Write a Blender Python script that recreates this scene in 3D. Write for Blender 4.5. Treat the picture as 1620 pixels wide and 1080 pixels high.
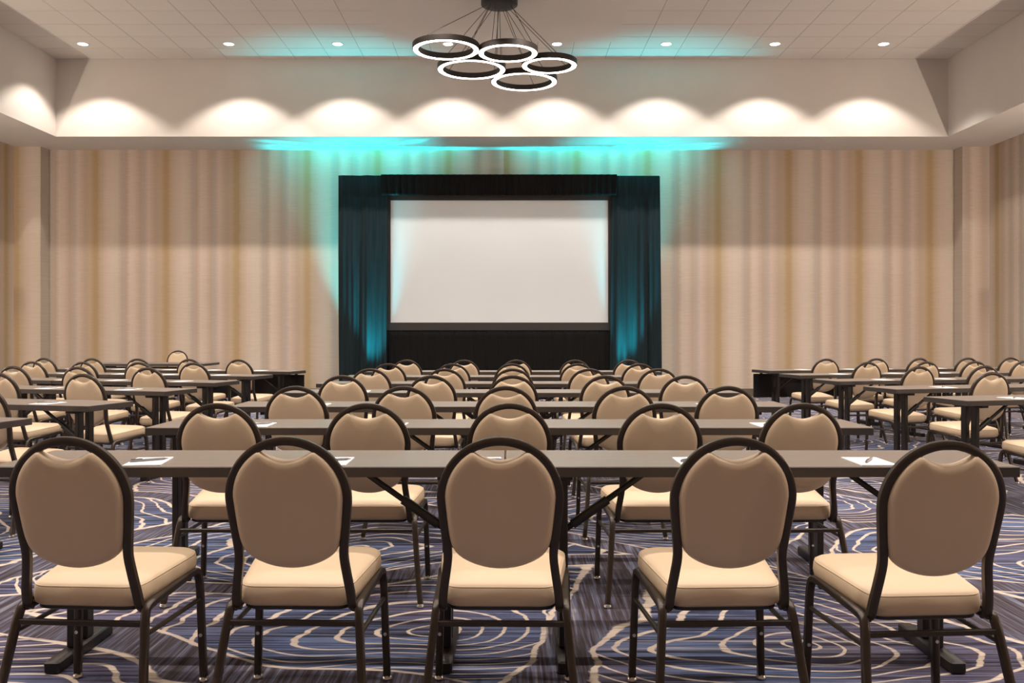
import bpy, math, random
from mathutils import Vector, Matrix

for o in list(bpy.data.objects):
    bpy.data.objects.remove(o)
S = bpy.context.scene
COL = S.collection
R = math.radians

# ------------------------------------------------------------------ camera, world, exposure
FPX, CX, CY, CAMH = 1445.0, 806.0, 527.0, 1.213      # focal length and horizon in pixels of the 1620x1080 frame
cam_d = bpy.data.cameras.new('camera')
cam = bpy.data.objects.new('camera', cam_d)
COL.objects.link(cam)
cam_d.sensor_width = 36.0
cam_d.lens = 36.0 * FPX / 1620.0
cam_d.shift_x = (810 - CX) / 1620.0
cam_d.shift_y = -(540 - CY) / 1620.0
cam_d.clip_start = 0.05
cam_d.clip_end = 100
cam.location = (0, 0, CAMH)
cam.rotation_euler = (R(90), 0, 0)
S.camera = cam

w = bpy.data.worlds.new('world')
S.world = w
w.use_nodes = True
w.node_tree.nodes['Background'].inputs[0].default_value = (0.02, 0.018, 0.016, 1)
w.node_tree.nodes['Background'].inputs[1].default_value = 0.3

S.view_settings.view_transform = 'Standard'
S.view_settings.look = 'None'
S.view_settings.gamma = 1.0
S.view_settings.exposure = 0.10
S.view_settings.use_curve_mapping = False

# light levels (watts)
P_DOWN = 262.0        # each recessed downlight in the raised ceiling
P_SCONCE = 190.0      # each wall sconce on the side walls
P_UP_FRONT = 1500.0    # teal floor uplights in front of the drapes
P_UP_BACK = 8000.0     # teal floor uplights behind the drapes
E_RING = 14.0          # glow of the chandelier rings
WARM = (1.0, 0.90, 0.81)
WARM2 = (1.0, 0.85, 0.71)
TEAL = (0.0, 0.74, 0.86)

# ------------------------------------------------------------------ node helper
class NT:
    def __init__(s, name):
        s.m = bpy.data.materials.new(name)
        s.m.use_nodes = True
        s.t = s.m.node_tree
        s.b = s.t.nodes['Principled BSDF']
    def set(s, sock, v):
        if isinstance(v, bpy.types.NodeSocket):
            s.t.links.new(v, sock)
        else:
            if isinstance(v, (tuple, list)) and len(v) == 3 and sock.type == 'RGBA':
                v = (*v, 1)
            sock.default_value = v
    def n(s, typ, ins=None, out=0, **props):
        nd = s.t.nodes.new(typ)
        for k, v in props.items():
            setattr(nd, k, v)
        for k, v in (ins or {}).items():
            s.set(nd.inputs[k], v)
        return nd.outputs[out]
    def math(s, op, a, b=0.0, c=0.0, clamp=False):
        return s.n('ShaderNodeMath', {0: a, 1: b, 2: c}, operation=op, use_clamp=clamp)
    def mix(s, f, a, b, typ='MIX'):
        nd = s.t.nodes.new('ShaderNodeMix')
        nd.data_type = 'RGBA'
        nd.blend_type = typ
        s.set(nd.inputs[0], f); s.set(nd.inputs[6], a); s.set(nd.inputs[7], b)
        return nd.outputs[2]
    def ramp(s, f, stops, interp='LINEAR'):
        nd = s.t.nodes.new('ShaderNodeValToRGB')
        cr = nd.color_ramp
        cr.interpolation = interp
        while len(cr.elements) < len(stops):
            cr.elements.new(0.5)
        for e, (p, c) in zip(cr.elements, stops):
            e.position = p
            e.color = (*c, 1) if len(c) == 3 else c
        s.set(nd.inputs[0], f)
        return nd.outputs[0]
    def pos(s):
        return s.n('ShaderNodeNewGeometry')
    def objco(s):
        return s.n('ShaderNodeTexCoord', out=3)
    def sep(s, v):
        nd = s.t.nodes.new('ShaderNodeSeparateXYZ')
        s.set(nd.inputs[0], v)
        return nd.outputs[0], nd.outputs[1], nd.outputs[2]
    def comb(s, x, y, z=0.0):
        return s.n('ShaderNodeCombineXYZ', {0: x, 1: y, 2: z})
    def noise(s, v, scale, detail=2.0, rough=0.5, out=0):
        return s.n('ShaderNodeTexNoise', {'Vector': v, 'Scale': scale, 'Detail': detail, 'Roughness': rough}, out=out)
    def bump(s, h, strength=0.2, dist=0.01):
        return s.n('ShaderNodeBump', {'Height': h, 'Strength': strength, 'Distance': dist})
    def fin(s, col=None, rough=0.5, metal=0.0, spec=None, normal=None, **kw):
        if col is not None: s.set(s.b.inputs['Base Color'], col)
        s.set(s.b.inputs['Roughness'], rough)
        s.set(s.b.inputs['Metallic'], metal)
        if spec is not None: s.set(s.b.inputs['Specular IOR Level'], spec)
        if normal is not None: s.set(s.b.inputs['Normal'], normal)
        for k, v in kw.items():
            s.set(s.b.inputs[k.replace('_', ' ')], v)
        return s.m

def mottled(name, c1, c2, scale, rough=0.5, metal=0.0, spec=None, bump=0.0, detail=3.0, stretch=None):
    t = NT(name)
    v = t.objco()
    if stretch:
        v = t.n('ShaderNodeMapping', {0: v, 3: stretch})
    f = t.noise(v, scale, detail)
    c = t.mix(f, c1, c2)
    nrm = t.bump(f, bump, 0.002) if bump else None
    return t.fin(c, rough, metal, spec, nrm)

def emit(name, col, strength):
    t = NT(name)
    return t.fin((0.8, 0.8, 0.8), 0.5, Emission_Color=(*col, 1), Emission_Strength=strength)

# ------------------------------------------------------------------ materials
def mat_carpet():
    t = NT('patterned_carpet')
    P = t.pos()
    x, y, z = t.sep(P)
    # small stair-step wobble that follows the weave rows
    kink = t.math('MULTIPLY', t.math('SUBTRACT', t.noise(t.comb(t.math('MULTIPLY', x, 0.6), t.math('MULTIPLY', y, 7.0)), 1.0, 2.0), 0.5), 0.10)
    big = t.n('ShaderNodeTexNoise', {'Vector': t.comb(x, y), 'Scale': 0.8, 'Detail': 1.0}, out=1)
    bx_, by_, _ = t.sep(big)
    dx = t.math('ADD', t.math('MULTIPLY', t.math('SUBTRACT', bx_, 0.5), 0.9), kink)
    dy = t.math('MULTIPLY', t.math('SUBTRACT', by_, 0.5), 0.9)
    Q = t.comb(t.math('MULTIPLY', t.math('ADD', x, dx), 0.72), t.math('MULTIPLY', t.math('ADD', y, dy), 1.0))
    F1 = t.n('ShaderNodeTexVoronoi', {'Vector': Q, 'Scale': 0.62, 'Randomness': 0.9}, voronoi_dimensions='2D')
    ED = t.n('ShaderNodeTexVoronoi', {'Vector': Q, 'Scale': 0.62, 'Randomness': 0.9}, voronoi_dimensions='2D', feature='DISTANCE_TO_EDGE')
    warp = t.math('MULTIPLY', t.noise(t.comb(x, y), 1.5, 1.0), 0.14)
    rings = t.math('FRACT', t.math('MULTIPLY', t.math('ADD', F1, warp), 18.0))
    near = t.math('ABSOLUTE', t.math('SUBTRACT', rings, 0.5))
    line = t.n('ShaderNodeMapRange', {0: near, 1: 0.405, 2: 0.44, 3: 0.0, 4: 1.0})
    chan = t.n('ShaderNodeMapRange', {0: ED, 1: 0.060, 2: 0.068, 3: 1.0, 4: 0.0})
    rim = t.n('ShaderNodeMapRange', {0: t.math('ABSOLUTE', t.math('SUBTRACT', ED, 0.072)), 1: 0.005, 2: 0.008, 3: 1.0, 4: 0.0})
    line = t.math('MULTIPLY', line, t.math('SUBTRACT', 1.0, chan))
    line = t.math('MAXIMUM', line, rim)
    # pile stripes: across the room inside the figures, along the room in the channels
    sh = t.noise(t.comb(t.math('MULTIPLY', x, 1.1), t.math('MULTIPLY', y, 52.0)), 1.0, 3.0, 0.7)
    sv = t.noise(t.comb(t.math('MULTIPLY', x, 60.0), t.math('MULTIPLY', y, 1.6)), 1.0, 3.0, 0.65)
    tint = t.noise(t.comb(x, y), 0.9, 2.0)
    blue = t.ramp(sh, [(0.34, (0.010, 0.009, 0.013)), (0.43, (0.032, 0.030, 0.052)), (0.49, (0.055, 0.074, 0.150)),
                       (0.56, (0.12, 0.165, 0.29)), (0.62, (0.055, 0.06, 0.11)), (0.67, (0.20, 0.20, 0.26)), (0.76, (0.42, 0.38, 0.36))])
    plum = t.ramp(sh, [(0.30, (0.016, 0.012, 0.014)), (0.44, (0.055, 0.042, 0.06)), (0.54, (0.085, 0.085, 0.15)),
                       (0.66, (0.16, 0.14, 0.18)), (0.78, (0.36, 0.31, 0.29))])
    base = t.mix(t.n('ShaderNodeMapRange', {0: tint, 1: 0.46, 2: 0.60}), blue, plum)
    thin = t.n('ShaderNodeMapRange', {0: t.noise(t.comb(t.math('MULTIPLY', x, 0.5), t.math('MULTIPLY', y, 34.0)), 1.0, 1.0), 1: 0.67, 2: 0.71})
    base = t.mix(t.math('MULTIPLY', thin, 0.75), base, (0.40, 0.38, 0.38))
    dark = t.n('ShaderNodeMapRange', {0: t.noise(t.comb(t.math('MULTIPLY', x, 0.8), t.math('ADD', t.math('MULTIPLY', y, 40.0), 31.0)), 1.0, 1.0), 1: 0.56, 2: 0.62})
    base = t.mix(t.math('MULTIPLY', dark, 0.8), base, (0.014, 0.012, 0.016))
    chc = t.ramp(sv, [(0.30, (0.018, 0.014, 0.017)), (0.48, (0.060, 0.046, 0.055)), (0.58, (0.095, 0.105, 0.16)),
                      (0.68, (0.20, 0.18, 0.19)), (0.8, (0.34, 0.30, 0.28))])
    col = t.mix(chan, base, chc)
    fray = t.n('ShaderNodeMapRange', {0: t.noise(t.comb(t.math('MULTIPLY', x, 3.0), t.math('MULTIPLY', y, 60.0)), 1.0, 2.0), 1: 0.30, 2: 0.48, 3: 0.45, 4: 1.0})
    col = t.mix(t.math('MULTIPLY', line, fray), col, (0.50, 0.42, 0.345))
    pile = t.noise(t.comb(x, y), 260.0, 2.0)
    col = t.mix(0.25, col, t.mix(pile, (0.0, 0.0, 0.0), col), 'MIX')
    col = t.mix(1.0, col, (1.28, 1.26, 1.26), 'MULTIPLY')
    return t.fin(col, 0.95, 0, 0.15, t.bump(pile, 0.5, 0.004))

def mat_wallpaper(name, axis, x0, x1=None, seam=None):
    t = NT(name)
    P = t.pos()
    x, y, z = t.sep(P)
    u = x if axis == 'x' else y
    PER = 1.36
    a = t.math('DIVIDE', t.math('SUBTRACT', u, x0), PER)
    if x1 is not None:
        b = t.math('DIVIDE', t.math('SUBTRACT', u, x1), PER)
        right = t.math('GREATER_THAN', u, seam)
        a = t.math('ADD', t.math('MULTIPLY', a, t.math('SUBTRACT', 1.0, right)), t.math('MULTIPLY', b, right))
    wob = t.math('MULTIPLY', t.math('SUBTRACT', t.noise(t.comb(t.math('MULTIPLY', u, 2.0), t.math('MULTIPLY', z, 30.0)), 1.0, 2.0), 0.5), 0.05)
    f = t.math('FRACT', t.math('ADD', t.math('ADD', a, 10.5), wob))
    gold = (0.47, 0.325, 0.16)
    tan = (0.53, 0.405, 0.315)
    pale = (0.71, 0.605, 0.52)
    pink = (0.69, 0.555, 0.47)
    grey = (0.51, 0.44, 0.395)
    cream = (0.68, 0.585, 0.47)
    c = t.ramp(f, [(0.0, pale), (0.06, pink), (0.14, tan), (0.20, grey), (0.26, pink), (0.36, tan), (0.43, (0.55, 0.42, 0.29)), (0.49, gold), (0.53, gold),
                   (0.575, (0.56, 0.44, 0.31)), (0.66, pink), (0.74, pale), (0.82, cream), (0.88, grey), (0.94, tan), (1.0, pale)])
    slub = t.noise(t.comb(t.math('MULTIPLY', u, 2.5), t.math('MULTIPLY', z, 55.0)), 1.0, 3.0, 0.6)
    c = t.mix(t.math('MULTIPLY', slub, 0.42), c, (0.34, 0.27, 0.21))
    streak = t.noise(t.comb(t.math('MULTIPLY', u, 9.0), t.math('MULTIPLY', z, 0.25)), 1.0, 2.0)
    c = t.mix(t.math('MULTIPLY', streak, 0.22), c, (0.42, 0.34, 0.27))
    return t.fin(c, 0.75, 0, 0.25, t.bump(slub, 0.15, 0.003))

M = {}
M['carpet'] = mat_carpet()
M['paper_back'] = mat_wallpaper('wallpaper_back', 'x', -6.626, 5.371, -0.11)
M['paper_side'] = mat_wallpaper('wallpaper_side', 'y', 17.0)
M['plaster'] = mottled('painted_plaster', (0.60, 0.555, 0.51), (0.64, 0.595, 0.55), 3.0, 0.8, spec=0.2)
M['tile'] = mottled('ceiling_tile', (0.66, 0.61, 0.56), (0.71, 0.66, 0.61), 60.0, 0.9, spec=0.1, bump=0.1)
M['grid'] = mottled('ceiling_grid', (0.36, 0.33, 0.30), (0.40, 0.37, 0.34), 5.0, 0.8)
M['gypsum'] = mottled('gypsum_panel', (0.66, 0.61, 0.56), (0.69, 0.64, 0.59), 2.0, 0.85, spec=0.15)
M['baseboard'] = mottled('baseboard', (0.10, 0.078, 0.062), (0.13, 0.10, 0.08), 12.0, 0.6)
M['vinyl'] = mottled('beige_vinyl', (0.565, 0.435, 0.295), (0.615, 0.475, 0.33), 5.0, 0.48, spec=0.35, bump=0.05, detail=6.0)
M['bronze'] = mottled('bronze_frame', (0.034, 0.023, 0.016), (0.046, 0.032, 0.023), 14.0, 0.36, 0.35, spec=0.5)
M['chrome'] = mottled('bright_steel', (0.55, 0.53, 0.50), (0.7, 0.68, 0.65), 30.0, 0.25, 0.9)
M['laminate'] = mottled('taupe_laminate', (0.140, 0.113, 0.094), (0.190, 0.154, 0.128), 3.0, 0.38, spec=0.5, stretch=(0.7, 9.0, 1.0), detail=5.0)
M['edge'] = mottled('table_edge', (0.030, 0.023, 0.020), (0.038, 0.030, 0.026), 8.0, 0.45)
M['steel'] = mottled('dark_steel', (0.016, 0.013, 0.012), (0.024, 0.019, 0.017), 10.0, 0.42, 0.3)
M['sleeve'] = mottled('black_plastic', (0.012, 0.010, 0.010), (0.018, 0.016, 0.015), 10.0, 0.4)
M['black'] = mottled('black_panel', (0.008, 0.007, 0.007), (0.013, 0.011, 0.011), 10.0, 0.7)
M['paper'] = mottled('white_paper', (0.80, 0.79, 0.77), (0.84, 0.83, 0.81), 20.0, 0.7)
M['pen'] = mottled('pen_silver', (0.20, 0.20, 0.22), (0.30, 0.30, 0.32), 20.0, 0.35, 0.5)
M['penclip'] = mottled('pen_dark', (0.03, 0.03, 0.035), (0.05, 0.05, 0.055), 20.0, 0.3)
M['screen'] = mottled('matte_white_screen', (0.65, 0.675, 0.69), (0.67, 0.695, 0.71), 1.0, 0.9, spec=0.05)
M['screenframe'] = mottled('black_screen_border', (0.020, 0.017, 0.016), (0.028, 0.024, 0.022), 6.0, 0.7)
def mat_drape(name, c1, c2):
    t = NT(name)
    x, y, z = t.sep(t.pos())
    f = t.noise(t.comb(t.math('MULTIPLY', x, 26.0), t.math('MULTIPLY', z, 1.2)), 1.0, 4.0)
    c = t.mix(f, c1, c2)
    return t.fin(c, 0.9, 0, 0.1, Sheen_Weight=0.04, Sheen_Roughness=0.5)
M['drape'] = mat_drape('teal_lit_velour', (0.004, 0.008, 0.010), (0.018, 0.030, 0.036))  # side drapes: some of the teal uplight is put into the cloth colour
M['valance'] = mat_drape('black_velour', (0.004, 0.004, 0.004), (0.010, 0.009, 0.009))
M['ring_metal'] = mottled('ring_bronze', (0.022, 0.017, 0.015), (0.030, 0.024, 0.021), 8.0, 0.5, 0.3)
M['ring_glow'] = emit('ring_diffuser', (1.0, 0.86, 0.72), E_RING)
M['wire'] = mottled('steel_wire', (0.05, 0.045, 0.04), (0.07, 0.06, 0.055), 30.0, 0.5, 0.5)
M['trimring'] = mottled('white_trim_ring', (0.72, 0.69, 0.65), (0.76, 0.73, 0.69), 10.0, 0.5)
M['lens'] = emit('downlight_lens', (1.0, 0.90, 0.80), 14.0)
M['sconce_glass'] = emit('sconce_glass', (1.0, 0.80, 0.60), 3.0)
M['teal_lens'] = emit('teal_lens', (0.0, 0.9, 0.85), 6.0)

# ------------------------------------------------------------------ mesh helper
class MB:
    def __init__(s):
        s.v, s.f = [], []
    def add(s, vs, fs):
        o = len(s.v)
        s.v += [tuple(p) for p in vs]
        s.f += [tuple(i + o for i in f) for f in fs]
        return s
    def box(s, x0, x1, y0, y1, z0, z1, bev=0.0):
        if bev <= 0:
            vs = [(x, y, z) for z in (z0, z1) for y in (y0, y1) for x in (x0, x1)]
            return s.add(vs, [(0, 2, 3, 1), (4, 5, 7, 6), (0, 1, 5, 4), (2, 6, 7, 3), (0, 4, 6, 2), (1, 3, 7, 5)])
        b = bev     # chamfered on the edges of top and bottom and on the corners
        def ring(i, z):
            return [(x0 + i + b, y0 + i, z), (x1 - i - b, y0 + i, z), (x1 - i, y0 + i + b, z), (x1 - i, y1 - i - b, z),
                    (x1 - i - b, y1 - i, z), (x0 + i + b, y1 - i, z), (x0 + i, y1 - i - b, z), (x0 + i, y0 + i + b, z)]
        return s.loft([ring(b, z0), ring(0, z0 + b), ring(0, z1 - b), ring(b, z1)])
    def loft(s, rings, caps=True, closed=False):
        n = len(rings[0]); o = len(s.v)
        for r in rings: s.v += [tuple(p) for p in r]
        k = len(rings)
        for a in range(k if closed else k - 1):
            b = (a + 1) % k
            for i in range(n):
                j = (i + 1) % n
                s.f.append((o + a * n + i, o + a * n + j, o + b * n + j, o + b * n + i))
        if caps and not closed:
            s.f.append(tuple(o + i for i in reversed(range(n))))
            s.f.append(tuple(o + (k - 1) * n + i for i in range(n)))
        return s
    def tube(s, pts, rx, ry=None, n=8, up=(0, 0, 1), closed=False, square=False, caps=True):
        ry = ry or rx
        pts = [Vector(p) for p in pts]
        rings = []
        k = len(pts)
        for i, p in enumerate(pts):
            if closed:
                t = pts[(i + 1) % k] - pts[i - 1]
            else:
                t = pts[min(i + 1, k - 1)] - pts[max(i - 1, 0)]
            t.normalize()
            u = Vector(up)
            a = t.cross(u)
            if a.length < 1e-4: a = t.cross(Vector((0, 1, 0)))
            a.normalize()
            b = a.cross(t)
            r = []
            for q in range(n):
                th = 2 * math.pi * (q + 0.5) / n
                c, sn = math.cos(th), math.sin(th)
                if square:
                    e = 0.45
                    c = math.copysign(abs(c) ** e, c); sn = math.copysign(abs(sn) ** e, sn)
                r.append(p + a * c * rx + b * sn * ry)
            rings.append(r)
        return s.loft(rings, caps, closed)
    def cyl(s, p0, p1, r, n=12, r1=None):
        p0, p1 = Vector(p0), Vector(p1)
        t = (p1 - p0).normalized()
        a = t.orthogonal().normalized(); b = t.cross(a)
        r1 = r if r1 is None else r1
        mk = lambda p, q: [p + (a * math.cos(2 * math.pi * i / n) + b * math.sin(2 * math.pi * i / n)) * q for i in range(n)]
        return s.loft([mk(p0, r), mk(p1, r1)])
    def lathe(s, prof, n=24, c=(0, 0, 0), close=True):
        rings = [[(c[0] + r * math.cos(2 * math.pi * i / n), c[1] + r * math.sin(2 * math.pi * i / n), c[2] + z) for i in range(n)] for r, z in prof]
        return s.loft(rings, caps=close)
    def mesh(s, name, mat, smooth=True, angle=40):
        me = bpy.data.meshes.new(name)
        me.from_pydata(s.v, [], s.f)
        mats = mat if isinstance(mat, (list, tuple)) else [mat]
        for m in mats: me.materials.append(m)
        import bmesh
        bm = bmesh.new(); bm.from_mesh(me)
        bmesh.ops.recalc_face_normals(bm, faces=bm.faces)
        bm.to_mesh(me); bm.free()
        if smooth:
            me.shade_smooth()
            try:
                me.set_sharp_from_angle(angle=R(angle))
            except Exception:
                pass
        me.update()
        return me
    def obj(s, name, mat, parent=None, smooth=True, angle=40):
        return link(name, s.mesh(name, mat, smooth, angle), parent)

def link(name, me, parent=None):
    o = bpy.data.objects.new(name, me)
    COL.objects.link(o)
    o.parent = parent
    return o
def tag(o, label=None, cat=None, group=None, kind=None):
    for k, v in (('label', label), ('category', cat), ('group', group), ('kind', kind)):
        if v: o[k] = v
    return o
def empty(name, loc=(0, 0, 0), rz=0.0):
    e = bpy.data.objects.new(name, None)
    e.empty_display_size = 0.1
    COL.objects.link(e)
    e.location = loc
    e.rotation_euler = (0, 0, rz)
    return e
def copy_tree(o, parent=None):
    c = o.copy()
    COL.objects.link(c)
    c.parent = parent
    for ch in o.children:
        copy_tree(ch, c)
    return c
def px(x, y_dist):            # photo column at a known distance -> metres across the room
    return (x - CX) * y_dist / FPX
def pz(y, y_dist):            # photo row at a known distance -> height
    return CAMH - (y - CY) * y_dist / FPX

# ------------------------------------------------------------------ room
XL, XR = -9.375, 9.08         # side walls
YB, YS, YREAR = 17.6, 17.28, -4.0
TL, TR, TB, TF = -8.15, 7.88, 16.41, -2.8    # raised ceiling tray
ZS, ZC = 4.745, 6.14          # soffit and raised ceiling
NL, NR = -8.87, 8.57          # recess of the back wall

def struct(name, mb, mat, label, cat, smooth=False):
    return tag(mb.obj(name, mat, None, smooth), label, cat, kind='structure')

struct('floor', MB().box(XL - .2, XR + .2, YREAR - .2, YB + .2, -0.1, 0.0), M['carpet'],
       'blue and plum carpet with cream contour rings', 'floor')
struct('wall_back', MB().box(NL, NR, YB, YB + .2, 0, ZS), M['paper_back'],
       'back wall papered in blurred tan and gold vertical stripes', 'wall')
struct('wall_back_left', MB().box(XL - .2, NL, YS, YB + .2, 0, ZS), M['paper_back'],
       'narrow striped pier at the left end of the back wall', 'wall')
struct('wall_back_right', MB().box(NR, XR + .2, YS, YB + .2, 0, ZS), M['paper_back'],
       'narrow striped pier at the right end of the back wall', 'wall')
struct('wall_left', MB().box(XL - .2, XL, YREAR, YS, 0, ZS), M['paper_side'],
       'left side wall papered in brown stripes', 'wall')
struct('wall_right', MB().box(XR, XR + .2, YREAR, YS, 0, ZS), M['paper_side'],
       'right side wall papered in brown stripes', 'wall')
struct('wall_rear', MB().box(XL - .2, XR + .2, YREAR - .2, YREAR, 0, ZS), M['paper_back'],
       'striped wall behind the viewer', 'wall')
bb = 0.148
struct('baseboard_back', MB().box(NL + .016, NR - .016, YB - .015, YB, 0, bb), M['baseboard'], 'dark baseboard along the back wall', 'baseboard')
struct('baseboard_left', MB().box(XL, XL + .015, YREAR, YS - .016, 0, bb), M['baseboard'], 'dark baseboard along the left wall', 'baseboard')
struct('baseboard_right', MB().box(XR - .015, XR, YREAR, YS - .016, 0, bb), M['baseboard'], 'dark baseboard along the right wall', 'baseboard')
mb = MB(); mb.box(XL, NL + .015, YS - .015, YS, 0, bb); mb.box(NL, NL + .015, YS, YB, 0, bb)
struct('baseboard_back_left', mb, M['baseboard'], 'dark baseboard around the left pier', 'baseboard')
mb = MB(); mb.box(NR - .015, XR, YS - .015, YS, 0, bb); mb.box(NR - .015, NR, YS, YB, 0, bb)
struct('baseboard_back_right', mb, M['baseboard'], 'dark baseboard around the right pier', 'baseboard')
ZT = ZC + 0.06
struct('trim_1', MB().box(XL - .2, XR + .2, TB, YB + .2, ZS, ZT), M['plaster'], 'cream dropped soffit along the back wall', 'soffit')
struct('trim_2', MB().box(XL - .2, TL, TF, TB, ZS, ZT), M['plaster'], 'cream dropped soffit along the left wall', 'soffit')
struct('trim_3', MB().box(TR, XR + .2, TF, TB, ZS, ZT), M['plaster'], 'cream dropped soffit along the right wall', 'soffit')
struct('trim_4', MB().box(XL - .2, XR + .2, YREAR - .2, TF, ZS, ZT), M['plaster'], 'cream dropped soffit behind the viewer', 'soffit')
ceiling = struct('ceiling', MB().box(TL, TR, TF, TB, ZC + .004, ZC + .06), M['grid'],
                 'raised ceiling of square acoustic tiles', 'ceiling')

# acoustic tiles, the plain panel above the chandelier
TW = (TR - TL) / 26.0
TD = 0.612
PX0, PX1, PY0, PY1 = px(612, 15.34), px(973, 15.34), 11.4, 15.34
tile_me = MB().box(-TW / 2 + .005, TW / 2 - .005, -TD / 2 + .008, TD / 2 - .008, 0, 0.02, 0.002).mesh('tile', M['tile'], False)
rest = MB()
for r in range(int((TB - TF) / TD) + 1):
    y1 = TB - r * TD
    y0 = max(y1 - TD, TF)
    for c in range(26):
        xc = TL + (c + .5) * TW
        yc = (y0 + y1) / 2
        if r < 11:
            if PX0 < xc < PX1 and PY0 < yc < PY1:
                continue
            o = link('tile', tile_me, ceiling)
            o.location = (xc, yc, ZC)
        elif y0 < y1 - .05:
            rest.box(xc - TW / 2 + .005, xc + TW / 2 - .005, y0 + .005, y1 - .005, ZC, ZC + .02)
tag(rest.obj('tiles_behind', M['tile'], ceiling, False), kind='stuff')
MB().box(PX0, PX1, PY0, PY1, ZC - .035, ZC + .02).obj('gypsum_panel', M['gypsum'], ceiling, False)

# ------------------------------------------------------------------ downlights (the room's main light)
def light(kind, name, loc, power, col, parent=None, rot=(0, 0, 0), **kw):
    d = bpy.data.lights.new(name, kind)
    d.energy = power
    d.color = col
    for k, v in kw.items(): setattr(d, k, v)
    o = bpy.data.objects.new(name, d)
    COL.objects.link(o)
    o.parent = parent
    o.location = loc
    o.rotation_euler = rot
    return o

DX = [px(v, 15.55) for v in (131, 362, 534, 709, 881, 1054, 1226, 1398)]
DY = [15.55, 12.3, 9.05, 5.8, 2.5]
trim_me = MB().lathe([(.105, .004), (.105, -.004), (.098, -.008), (.082, -.006), (.080, .004)], 24).mesh('trim_ring', M['trimring'])
lens_me = MB().lathe([(.081, .002), (.081, -.003), (.05, -.0045)], 24).mesh('lens', M['lens'])
ordn = ['first', 'second', 'third', 'fourth', 'fifth', 'sixth', 'seventh', 'eighth']
for r, yy in enumerate(DY):
    for i, xx in enumerate(DX):
        zc = ZC
        if PX0 - .15 < xx < PX1 + .15 and PY0 - .15 < yy < PY1 + .15:
            zc = ZC - .035
        e = empty('ceiling_downlight', (xx, yy, zc - .003))
        if r == 0:
            tag(e, 'round recessed downlight, %s from the left in the ceiling row' % ordn[i], 'downlight', 'downlights along the back of the raised ceiling')
        else:
            tag(e, 'recessed overhead downlight, %s from the left, %s ceiling row from the back' % (ordn[i], ordn[r]), 'downlight', 'downlights out of view overhead')
        link('trim_ring', trim_me, e); link('lens', lens_me, e)
        light('SPOT', 'lamp', (0, 0, -.02), P_DOWN, WARM, e, spot_size=R(108), spot_blend=0.32, shadow_soft_size=0.05)

# ------------------------------------------------------------------ wall sconces on the side walls (out of view)
def sconce(x, y, rz, side, which):
    e = empty('wall_sconce', (x, y, 2.06), rz)
    tag(e, 'small glass wall sconce, %s from the viewer on the %s side wall' % (which, side), 'sconce', 'sconces on the %s side wall' % side)
    MB().box(-.06, .06, -.02, 0, -.16, .16, .006).obj('backplate', M['bronze'], e)
    MB().lathe([(.03, -.15), (.062, -.14), (.066, .04), (.062, .05), (.058, .04), (.054, -.13), (.02, -.135)], 16, (0, -.10, 0)).obj('shade', M['sconce_glass'], e)
    MB().cyl((0, -.02, -.145), (0, -.1, -.145), .012).obj('arm', M['bronze'], e)
    light('POINT', 'lamp', (0, -.12, .11), P_SCONCE, WARM2, e, shadow_soft_size=0.04)
for i, y in enumerate((0.5, 4.5, 8.5, 12.5)):
    sconce(XL + .001, y, R(90), 'left', ordn[i])
    sconce(XR - .001, y, R(-90), 'right', ordn[i])

# ------------------------------------------------------------------ ring chandelier
CHY = 13.2
hub = empty('ring_chandelier', (px(790, CHY), CHY, ZC - .035))
tag(hub, 'chandelier of five glowing dark-rimmed rings hanging from a round canopy', 'chandelier')
hx, hy, hz = hub.location
MB().lathe([(.24, 0), (.265, -.006), (.265, -.15), (.25, -.16), (.10, -.165)], 40).obj('canopy', M['ring_metal'], hub)
RZ = pz(75.5, 13.0)                       # all five rings hang in one plane, tangent to one another
RINGS = [(705.5, 106, 13.0), (803.5, 95, 13.16), (746, 108, 13.98), (869, 88, 13.77), (829, 105, 14.66)]
for k, (cxp, wp, yy) in enumerate(RINGS):
    rad = wp * yy / FPX / 2
    X, Z = px(cxp, yy), RZ
    lx, ly, lz = X - hx, yy - hy, Z - hz
    n = 72
    prof = [(rad, -.035), (rad, .045), (rad - .006, .05), (rad - .082, .05), (rad - .088, .045), (rad - .088, -.035), (rad - .08, -.035), (rad - .08, .02), (rad - .01, .02), (rad - .01, -.035)]
    rings = [[(p * math.cos(a), p * math.sin(a), z) for p, z in prof] for a in [2 * math.pi * i / n for i in range(n)]]
    ring = MB().loft(rings, closed=True).obj('ring', M['ring_metal'], hub, angle=30)
    ring.location = (lx, ly, lz)
    prof = [(rad - .009, -.030), (rad - .012, -.037), (rad - .077, -.037), (rad - .081, -.030)]
    rings = [[(p * math.cos(a), p * math.sin(a), z) for p, z in prof] for a in [2 * math.pi * i / n for i in range(n)]]
    MB().loft(rings, closed=True).obj('diffuser', M['ring_glow'], ring)
    for q in range(3):
        a = R(90 + 120 * q + 25 * k)
        p1 = Vector((lx + (rad - .044) * math.cos(a), ly + (rad - .044) * math.sin(a), lz + .049))
        d = p1.copy(); d.z = 0
        a2 = math.atan2(d.y, d.x)
        p0 = Vector((.17 * math.cos(a2), .17 * math.sin(a2), -.16))
        MB().cyl(p0, p1, .0045, 6).obj('suspension_wire', M['wire'], hub)

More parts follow.
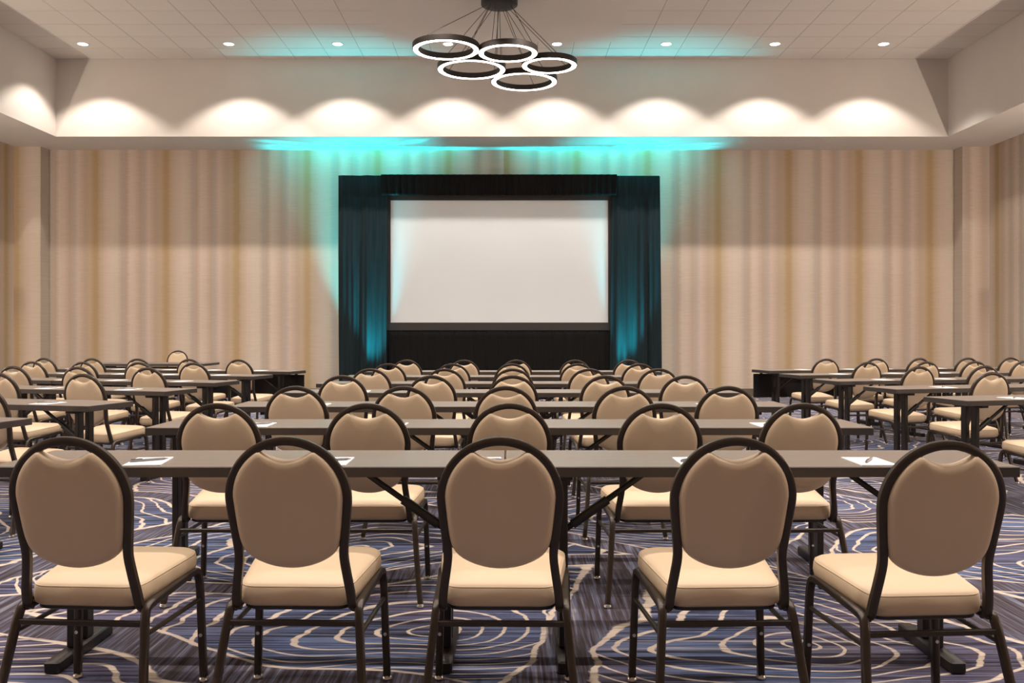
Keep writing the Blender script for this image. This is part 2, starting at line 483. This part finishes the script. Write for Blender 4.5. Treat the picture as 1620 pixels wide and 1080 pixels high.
# ------------------------------------------------------------------ projection screen, drapes, uplights
YSC = 17.29
sc = empty('projection_screen', (px(790, YSC), YSC, 0))
tag(sc, 'wide blank white projection screen in a black border on the back wall', 'screen')
sx = sc.location.x
x0, x1, zt, zb = px(618, YSC) - sx, px(962, YSC) - sx, pz(317, YSC), pz(510, YSC)
fx0, fx1, fzt, fzb = px(611, YSC) - sx, px(968, YSC) - sx, pz(307, YSC), pz(522.5, YSC)
MB().box(x0, x1, -.004, .004, zb, zt).obj('screen_surface', M['screen'], sc, False)
mb = MB()
mb.box(fx0, fx1, -.03, .02, zt, fzt, .004); mb.box(fx0, fx1, -.035, .02, fzb, zb, .004)
mb.box(fx0, x0, -.03, .02, zb, zt, .003); mb.box(x1, fx1, -.03, .02, zb, zt, .003)
mb.obj('border', M['screenframe'], sc)
for xx in (fx0 + .25, fx1 - .25):
    MB().box(xx - .02, xx + .02, .025, .06, 0, fzb + .3, .004).obj('leg', M['steel'], sc)

def drape(name, xa, xb, za, zb_, y, fold, amp, seed, label, flare=0.0, mat='drape'):
    rnd = random.Random(seed)
    n = max(40, int((xb - xa) / .012)); rows = 10
    ph = [rnd.uniform(0, 6.28) for _ in range(5)]
    fr = [2 * math.pi / fold * rnd.uniform(.8, 1.25) for _ in range(3)]
    front, back = [], []
    for j in range(rows + 1):
        v = j / rows
        z = zb_ + (za - zb_) * v
        for i in range(n + 1):
            u = i / n
            x = xa + (xb - xa) * u
            a = amp * (0.45 + 0.55 * (1 - v))
            s = math.sin(fr[0] * x + ph[0]) + .6 * math.sin(fr[1] * 1.7 * x + ph[1] + .4 * (1 - v)) + .35 * math.sin(fr[2] * 3.1 * x + ph[2])
            xx = x + flare * (1 - v) * (u - .5) + .012 * math.sin(3 * v + ph[3]) * math.sin(fr[0] * x)
            front.append((xx, y + a * s / 1.6, z))
            back.append((xx, y + a * s / 1.6 + .012, z))
    fs = []
    N1 = (n + 1) * (rows + 1)
    for j in range(rows):
        for i in range(n):
            a = j * (n + 1) + i
            fs.append((a, a + 1, a + n + 2, a + n + 1))
            fs.append((N1 + a, N1 + a + n + 1, N1 + a + n + 2, N1 + a + 1))
    for j in range(rows):
        for i in (0, n):
            a = j * (n + 1) + i
            fs.append((a, a + n + 1, N1 + a + n + 1, N1 + a))
    for i in range(n):
        for j in (0, rows):
            a = j * (n + 1) + i
            fs.append((a, a + 1, N1 + a + 1, N1 + a))
    mb = MB().add(front + back, fs)
    o = mb.obj(name, M[mat], angle=180)
    return tag(o, label, 'drape', 'black drapes dressing the screen')
ZDT = pz(279, 17.30)
drape('stage_drape', px(536, 17.25), px(614, 17.20), ZDT, .01, 17.18, .34, .05, 3, 'tall dark velour drape hanging left of the screen', -.05)
drape('stage_drape', px(967, 17.25), px(1044, 17.20), ZDT - .02, .01, 17.18, .34, .05, 8, 'tall dark velour drape hanging right of the screen', .05)
drape('valance', px(604, 17.2), px(975, 17.2), ZDT + .01, pz(309.5, 17.2), 17.13, .16, .022, 5, 'black velour valance hung above the screen', mat='valance')
drape('skirt_drape', px(603, 17.25), px(976, 17.25), pz(521, 17.25), .01, 17.265, .13, .016, 6, 'black pleated drape hanging below the screen', mat='valance')
pipe = empty('drape_pipe', (sx, 17.22, 0))
tag(pipe, 'black pipe frame holding up the drapes around the screen', 'drape frame')
MB().cyl((px(537, 17.3) - sx, .10, ZDT + .0), (px(1043, 17.3) - sx, .10, ZDT + .0), .02, 10).obj('crossbar', M['black'], pipe)
for xp in (545, 1036):
    MB().cyl((px(xp, 17.3) - sx, .10, 0.01), (px(xp, 17.3) - sx, .10, ZDT), .022, 10).obj('upright', M['black'], pipe)
    q = px(xp, 17.3) - sx
    MB().box(q - .2, q + .2, .02, .19, 0, .008).obj('base_plate', M['black'], pipe, False)

def uplight(x, y, power, tilt, label, size=0.09, spot=70, blend=.6, rz=0.0):
    e = empty('led_uplight', (x, y, 0), rz)
    tag(e, label, 'uplight', 'teal floor uplights around the screen')
    k = size / .09
    MB().lathe([(.06 * k, .06), (.075 * k, .065), (.085 * k, .16 * k + .04), (.088 * k, .165 * k + .04), (.078 * k, .165 * k + .04), (.074 * k, .15 * k + .04)], 20, (0, 0, 0)).obj('housing', M['black'], e)
    MB().lathe([(.075 * k, .150 * k + .04), (.075 * k, .153 * k + .04), (.02, .155 * k + .04)], 20).obj('lens', M['teal_lens'], e)
    MB().tube([(-.10 * k, 0, .12), (-.10 * k, 0, .012), (.10 * k, 0, .012), (.10 * k, 0, .12)], .008, .015, 6, (0, 1, 0)).obj('yoke', M['steel'], e)
    light('SPOT', 'lamp', (0, 0, .175 * k + .045), power, TEAL, e, rot=tilt, spot_size=R(spot), spot_blend=blend, shadow_soft_size=.05)
uplight(px(596, 16.98), 16.98, P_UP_FRONT, (R(180), R(-5), 0), 'teal floor uplight in front of the left drape', .09, 46, 1.0)
uplight(px(986, 16.98), 16.98, P_UP_FRONT, (R(180), R(5), 0), 'teal floor uplight in front of the right drape', .09, 46, 1.0)
uplight(px(590, 17.47), 17.44, P_UP_BACK, (R(180), 0, 0), 'teal floor uplight hidden behind the left drape', .065, 56, 1.0)
uplight(px(956, 17.47), 17.44, P_UP_BACK, (R(180), 0, 0), 'teal floor uplight hidden behind the screen at right', .065, 56, 1.0)

# ------------------------------------------------------------------ banquet chair
TOPZ = 0.905
def ytilt(z): return (TOPZ - z) * 0.19
def smooth_path(pts, sub=5, closed=False):
    P = [Vector(p) for p in pts]
    out = []
    n = len(P)
    for i in range(n - 1):
        p0, p1, p2, p3 = P[max(i - 1, 0)], P[i], P[i + 1], P[min(i + 2, n - 1)]
        for s in range(sub):
            t = s / sub
            out.append(0.5 * ((2 * p1) + (-p0 + p2) * t + (2 * p0 - 5 * p1 + 4 * p2 - p3) * t * t + (-p0 + 3 * p1 - 3 * p2 + p3) * t ** 3))
    out.append(P[-1])
    return out
def seat_outline(inset, n_corner=6):
    yr, yf = .105 + inset, .500 - inset
    wr, wf = .176 - inset, .222 - inset
    rr, rf = max(.058 - inset * .4, .01), max(.078 - inset * .4, .01)
    corners = [((-wr, yr), rr), ((wr, yr), rr), ((wf, yf), rf), ((-wf, yf), rf)]
    pts = []
    for i in range(4):
        c, r = corners[i]
        p, q = corners[i - 1][0], corners[(i + 1) % 4][0]
        c = Vector((*c, 0)); a = (Vector((*p, 0)) - c).normalized(); b = (Vector((*q, 0)) - c).normalized()
        ang = a.angle(b)
        d = r / math.tan(ang / 2)
        s0, s1 = c + a * d, c + b * d
        for k in range(n_corner + 1):
            t = k / n_corner
            pts.append(s0 * (1 - t) ** 2 + c * 2 * t * (1 - t) + s1 * t * t)
        nxt = Vector((*q, 0))
    return pts
def seat_z(y): return .361 + (y - .105) * .075
def make_chair():
    root = empty('banquet_chair')
    # seat
    mb = MB()
    rings = []
    for ins, h in [(.05, 0), (.012, .002), (.002, .010), (-.002, .034), (0, .059), (.004, .068), (.012, .074), (.03, .079), (.07, .084), (.12, .0855)]:
        rings.append([(p.x, p.y, seat_z(p.y) + h) for p in seat_outline(ins)])
    mb.loft(rings)
    seat = mb.obj('seat', M['vinyl'], root, angle=60)
    MB().tube([(p.x, p.y, seat_z(p.y) + .0645) for p in seat_outline(.004)], .0034, n=5, closed=True).obj('piping', M['vinyl'], seat, angle=180)
    mb = MB().loft([[(p.x, p.y, seat_z(p.y) + h) for p in seat_outline(i)] for i, h in ((.02, -.012), (.012, -.008), (.012, .004))])
    mb.obj('seat_pan', M['sleeve'], root)
    # backrest panel, padded on both faces, scooped top
    zc = .7165
    N = 96
    out = []
    for i in range(N):
        a = 2 * math.pi * (i + .5) / N
        c, s = math.cos(a), math.sin(a)
        r = .1685
        if s < 0:
            side = .1685 / (abs(c) + .085 * abs(s) + 1e-6)      # sides taper towards the waist
            r = (side ** -14 + .2225 ** -14) ** (-1 / 14)
        x, z = r * c, r * s
        if s > 0 and abs(x) < .088:
            lim = .1175 + .0285 * (abs(x) / .083) ** 1.9
            z = min(z, lim)
        out.append((x, z))
    sc_ = [1.0, .995, .975, .94, .88, .75, .5, .2]
    yo_b = [0, .009, .016, .0215, .0255, .029, .031, .0315]
    mb = MB()
    rings = []
    def ring(k, sgn):
        s, yo = sc_[k], yo_b[k] * sgn
        return [(x * s, ytilt(zc + z * s) + yo, zc + z * s) for x, z in out]
    for k in reversed(range(len(sc_))): rings.append(ring(k, -1.0))
    for k in range(1, len(sc_)): rings.append(ring(k, 1.0))
    mb.loft(rings)
    mb.obj('backrest', M['vinyl'], root, angle=180)
    # back frame
    pts = []
    cz, rad = TOPZ - .192, .1785
    left = [(-.181, .125, .362), (-.180, .105, .375), (-.176, ytilt(.42), .42), (-.167, ytilt(.48), .48), (-.161, ytilt(.535), .535),
            (-.165, ytilt(.585), .585), (-.1725, ytilt(.65), .65)]
    arch = [(-rad * math.cos(a), ytilt(cz + rad * math.sin(a)), cz + rad * math.sin(a)) for a in [math.pi * i / 16 for i in range(17)]]
    path = smooth_path(left + arch + [(-x, y, z) for x, y, z in reversed(left)], 3)
    MB().tube(path, .0135, .0125, 8, (0, 1, 0), square=True).obj('back_frame', M['bronze'], root, angle=45)
    # legs
    for s in (-1, 1):
        f = smooth_path([(s * .228, .478, .016), (s * .224, .474, .14), (s * .219, .470, .30), (s * .216, .464, .365), (s * .213, .44, .392), (s * .2085, .36, .389), (s * .203, .24, .378)], 4)
        leg = MB().tube(f, .0125, .0125, 8, (1, 0, 0), square=True).obj('leg', M['bronze'], root, angle=45)
        MB().lathe([(.014, 0), (.018, .004), (.018, .010), (.012, .018)], 12, (s * .228, .478, 0)).obj('glide', M['chrome'], leg)
        MB().cyl((s * .2235, .4640, .165), (s * .2235, .4585, .165), .0075, 10, .006).obj('stacking_button', M['chrome'], leg)
        b = smooth_path([(s * .238, .0, .016), (s * .224, .035, .13), (s * .209, .076, .28), (s * .202, .096, .345), (s * .2005, .125, .369), (s * .203, .24, .378)], 4)
        leg = MB().tube(b, .0125, .0125, 8, (1, 0, 0), square=True).obj('leg', M['bronze'], root, angle=45)
        MB().lathe([(.014, 0), (.018, .004), (.018, .010), (.012, .018)], 12, (s * .238, 0, 0)).obj('glide', M['chrome'], leg)
        MB().cyl((s * .209, .080, .290), (s * .2195, .468, .290), .008, 8).obj('stretcher', M['bronze'], root)
        MB().box(s * .19 - .013, s * .19 + .013, .10, .17, .352, .372, .003).obj('bracket', M['bronze'], root)
    MB().tube([(-.207, .086, .322), (.207, .086, .322)], .008, .009, 8, square=True).obj('stretcher', M['bronze'], root)
    MB().tube([(-.214, .40, .378), (.214, .40, .378)], .010, .008, 8, square=True).obj('cross_rail', M['bronze'], root)
    return root
proto_chair = make_chair()
first_used = [False]
def chair(x, y, rz, label, group):
    o = proto_chair if not first_used[0] else copy_tree(proto_chair)
    first_used[0] = True
    o.location = (x, y, 0); o.rotation_euler = (0, 0, rz)
    return tag(o, label, 'chair', group)

# ------------------------------------------------------------------ conference table (origin: middle of the near long edge, on the floor)
TLEN, TDEP, TZ = 1.826, 0.457, 0.740
def make_table(depth=TDEP, modesty=False, near_panel=False):
    root = empty('conference_table')
    L = TLEN / 2
    mb = MB()
    mb.box(-L, L, 0, depth, TZ - .038, TZ - .002, .0015)
    top = mb.obj('edge_band', M['edge'], root, angle=20)
    MB().box(-L + .002, L - .002, .002, depth - .002, TZ - .004, TZ, .0008).obj('tabletop', M['laminate'], root, angle=20)
    yc = depth / 2
    for s in (-1, 1):
        lx = s * (L - .215)
        lg = MB()
        lg.box(lx - .016, lx + .016, yc - .078, yc - .022, .045, TZ - .055, .004)
        lg.box(lx - .016, lx + .016, yc + .022, yc + .078, .045, TZ - .055, .004)
        leg = lg.obj('leg', M['steel'], root)
        MB().box(lx - .028, lx + .028, .005, depth - .005, .0, .045, .006).obj('foot', M['steel'], leg)
        MB().box(lx - .03, lx + .03, yc - .15, yc + .15, TZ - .062, TZ - .0385, .004).obj('mounting_plate', M['steel'], leg)
        # folding brace with its locking sleeve
        a = Vector((lx - s * .012, yc, .47)); b = Vector((lx - s * .33, yc, TZ - .045))
        br = MB().tube([a, b], .012, .008, 8, (0, 1, 0)).obj('brace', M['steel'], root)
        d = b - a
        MB().tube([a + d * .08, a + d * .50], .017, .014, 8, (0, 1, 0), square=True).obj('locking_sleeve', M['sleeve'], br)
    if modesty:
        yy = depth - .03
        MB().box(-L + .01, L - .01, yy, yy + .012, .37, .682, .003).obj('modesty_panel', M['black'], root)
        for xx in (-L + .12, L - .12):
            MB().box(xx - .02, xx + .02, yy - .004, yy - .0005, .60, TZ - .039).obj('hanger', M['steel'], root, False)
    if near_panel:
        MB().box(-L + .10, L - .10, .03, .042, .37, TZ - .045, .003).obj('modesty_panel', M['black'], root)
    return root
proto_table = make_table()
proto_front = make_table(modesty=True)
def table(x, y, rz, label, group, proto=None):
    proto = proto or proto_table
    o = copy_tree(proto)
    o.location = (x, y, 0); o.rotation_euler = (0, 0, rz)
    return tag(o, label, 'table', group)

pad_me = MB().box(-.065, .065, 0, .205, 0, .004).mesh('notepad', M['paper'], False)
pen_me = MB().cyl((-.065, 0, .005), (.055, 0, .005), .0048, 8).cyl((.055, 0, .005), (.070, 0, .005), .0045, 8, .001).mesh('barrel', M['pen'])
clip_me = MB().box(-.062, -.022, -.0015, .0015, .0098, .0115).mesh('clip', M['penclip'], False)
def notepad(x, y, rz, label, pen=None, group='notepads laid out at the places', skew=0.0):
    o = link('notepad', pad_me)
    o.location = (x, y, TZ + .0005); o.rotation_euler = (0, 0, rz + skew)
    tag(o, label, 'notepad', group)
    if pen:
        ang, plabel = pen
        c, s = math.cos(rz + skew), math.sin(rz + skew)
        e = empty('pen', (x - s * .10, y + c * .10, TZ + .0048), rz + ang)
        tag(e, plabel, 'pen', 'pens lying on the notepads')
        link('barrel', pen_me, e); link('clip', clip_me, e)

rnd = random.Random(11)
ROWN = ['nearest', 'second', 'third', 'fourth', 'fifth', 'sixth', 'farthest']
POSN = ['leftmost chair', 'second chair from left', 'centre chair', 'second chair from right', 'rightmost chair']
ROWY = [3.24, 4.58, 5.90, 7.27, 8.58, 9.91, 11.22]
CH = [
    [(-1.328, 2.76), (-.669, 2.80), (-.028, 2.72), (.676, 2.72), (1.263, 2.63)],
    [(-1.294, 0), (-.632, 0), (0.0, 0), (.671, 0), (1.30, 0)],
    [(-1.257, 0), (-.623, 0), (-.022, 0), (.679, 0), (1.283, 0)],
    [(-1.234, 0), (-.577, 0), (.023, 0), (.708, 0), (1.295, 0)],
    [(-1.227, 0), (-.573, 0), (.028, 0), (.701, 0), (1.313, 0)],
    [(-1.245, 0), (-.586, 0), (.026, 0), (.70, 0), (1.336, 0)],
    [(-1.205, 0), (-.532, 0), (.08, 0), (.769, 0), (1.397, 0)]]
YAW1 = [R(-4), R(-1.5), R(-1), R(2.5), R(4)]
PADX = [[-1.31, -.65, -.085, .68, 1.32]]
for r in range(7):
    ty = ROWY[r]
    off = [-.016, 0, .01, .005, .01, .02, .04][r]
    for s, side in ((-1, 'left'), (1, 'right')):
        t = table(off + s * (TLEN / 2 + .002), ty, 0,
                  'long taupe folding table, %s half of the %s middle-block row' % (side, ROWN[r]), 'tables of the middle block', proto_front if r == 6 else None)
        if s < 0 and r < 2:                # outer leg of these two tables
            for ch in t.children:
                if ch.name.startswith('leg') and ch.data.vertices[0].co.x < 0 and r == 1:
                    ch.location.x = -.12
                if ch.name.startswith('brace') and ch.data.vertices[0].co.x < 0:
                    if r == 1: ch.location.x = -.12
                    else:
                        for g in list(ch.children): bpy.data.objects.remove(g)
                        bpy.data.objects.remove(ch)
                        break
    for i, (x, y) in enumerate(CH[r]):
        yy = y or ty - .54
        rz = YAW1[i] if r == 0 else R(rnd.uniform(-2.0, 2.0) + (i - 2) * .6)
        yy = min(yy, ty - .512)
        chair(x, yy, rz, 'beige round-back banquet chair, %s in the %s row of the middle block' % (POSN[i].replace(' chair', ''), ROWN[r]), 'chairs of the middle block')
        padx = PADX[0][i] if r == 0 else x + .02 + rnd.uniform(-.02, .02)
        if abs(padx - off) < .075: padx = off - .075
        pen = None
        if r < 2:
            pen = (R([35, 20, 10, 30, 60][i]), 'slim pen on the notepad before the %s in the %s middle row' % (POSN[i], ROWN[r]))
        notepad(padx, ty + .012, 0, 'white notepad before the %s in the %s middle-block row' % (POSN[i], ROWN[r]), pen, skew=R(rnd.uniform(-2, 2)) + (R(8) if (r == 0 and i == 0) else 0))

# side blocks, turned towards the screen
ANG = R(13.8)
def side_block(name, sgn, corners, seats, two):
    rz = -ANG if sgn < 0 else ANG
    ax = Vector((math.cos(ANG), math.sin(ANG))) if sgn > 0 else Vector((-math.cos(ANG), math.sin(ANG)))   # outward along the table
    dp = Vector((-math.sin(ANG), math.cos(ANG))) if sgn > 0 else Vector((math.sin(ANG), math.cos(ANG)))   # towards the stage
    names = ['nearest', 'second', 'third', 'fourth', 'fifth', 'farthest']
    cnt = ['first', 'second', 'third', 'fourth', 'fifth']
    for k, c in corners.items():
        c = Vector(c)
        for q in range(two[k]):
            p = c + ax * (TLEN / 2 + q * (TLEN + .004))
            table(p.x, p.y, rz, 'taupe folding table, %s end of the %s row in the %s block' % ('aisle' if q == 0 else 'outer', names[k], name),
                  'tables of the %s block' % name, proto_front if k == 5 else None)
        for i, t in enumerate(seats.get(k, [])):
            p = c + ax * t - dp * .54
            chair(p.x, p.y, rz + R(rnd.uniform(-2, 2)), 'beige banquet chair, %s from the aisle in the %s row of the %s block' % (cnt[i], names[k], name), 'chairs of the %s block' % name)
            tt = t + .08
            if abs(tt - TLEN) < .08: tt = TLEN - .08
            p = c + ax * tt + dp * .015
            pen = None
            if k in (1, 2):
                pen = (R(40), 'pen on the notepad %s from the aisle, %s row, %s block' % (cnt[i], names[k], name))
            notepad(p.x, p.y, rz, 'white notepad, %s from the aisle in the %s row of the %s block' % (cnt[i], names[k], name), pen)
side_block('left', -1,
           {0: (-2.775, 4.66), 1: (-2.735, 5.935), 2: (-2.80, 7.43), 3: (-2.82, 8.73), 4: (-2.82, 10.04), 5: (-2.72, 11.27)},
           {1: [.33], 2: [.35, 1.13], 3: [.35, 1.09, 1.80], 4: [.39, 1.05, 1.75, 2.40, 3.08], 5: [.38, 1.04, 1.75, 2.40, 3.10]},
           {0: 1, 1: 1, 2: 2, 3: 2, 4: 2, 5: 2})
side_block('right', 1,
           {1: (3.206, 6.39), 2: (3.265, 7.71), 3: (3.24, 8.99), 4: (3.275, 10.29), 5: (3.29, 11.55)},
           {1: [.42], 2: [.48], 3: [.50, 1.23], 4: [.49, 1.23, 1.86, 2.52], 5: [.46, 1.16, 1.78, 2.49, 3.14]},
           {1: 1, 2: 1, 3: 2, 4: 2, 5: 2})

# presenter's table near the stage with its chair facing the room
pt = make_table(depth=.75, near_panel=True)
pt.name = 'presenter_table'
pt.location = (-4.74 - TLEN / 2, 14.18, 0)
tag(pt, 'dark table with black front panel standing alone by the back wall', 'table')
c = copy_tree(proto_chair)
c.location = (px(282, 16.45), 16.45, 0); c.rotation_euler = (0, 0, R(180))
tag(c, 'beige banquet chair behind the lone table, facing the room', 'chair', 'chairs of the presenter')

# the source tables were only copied from
def drop_tree(o):
    for ch in list(o.children): drop_tree(ch)
    bpy.data.objects.remove(o)
drop_tree(proto_table); drop_tree(proto_front)
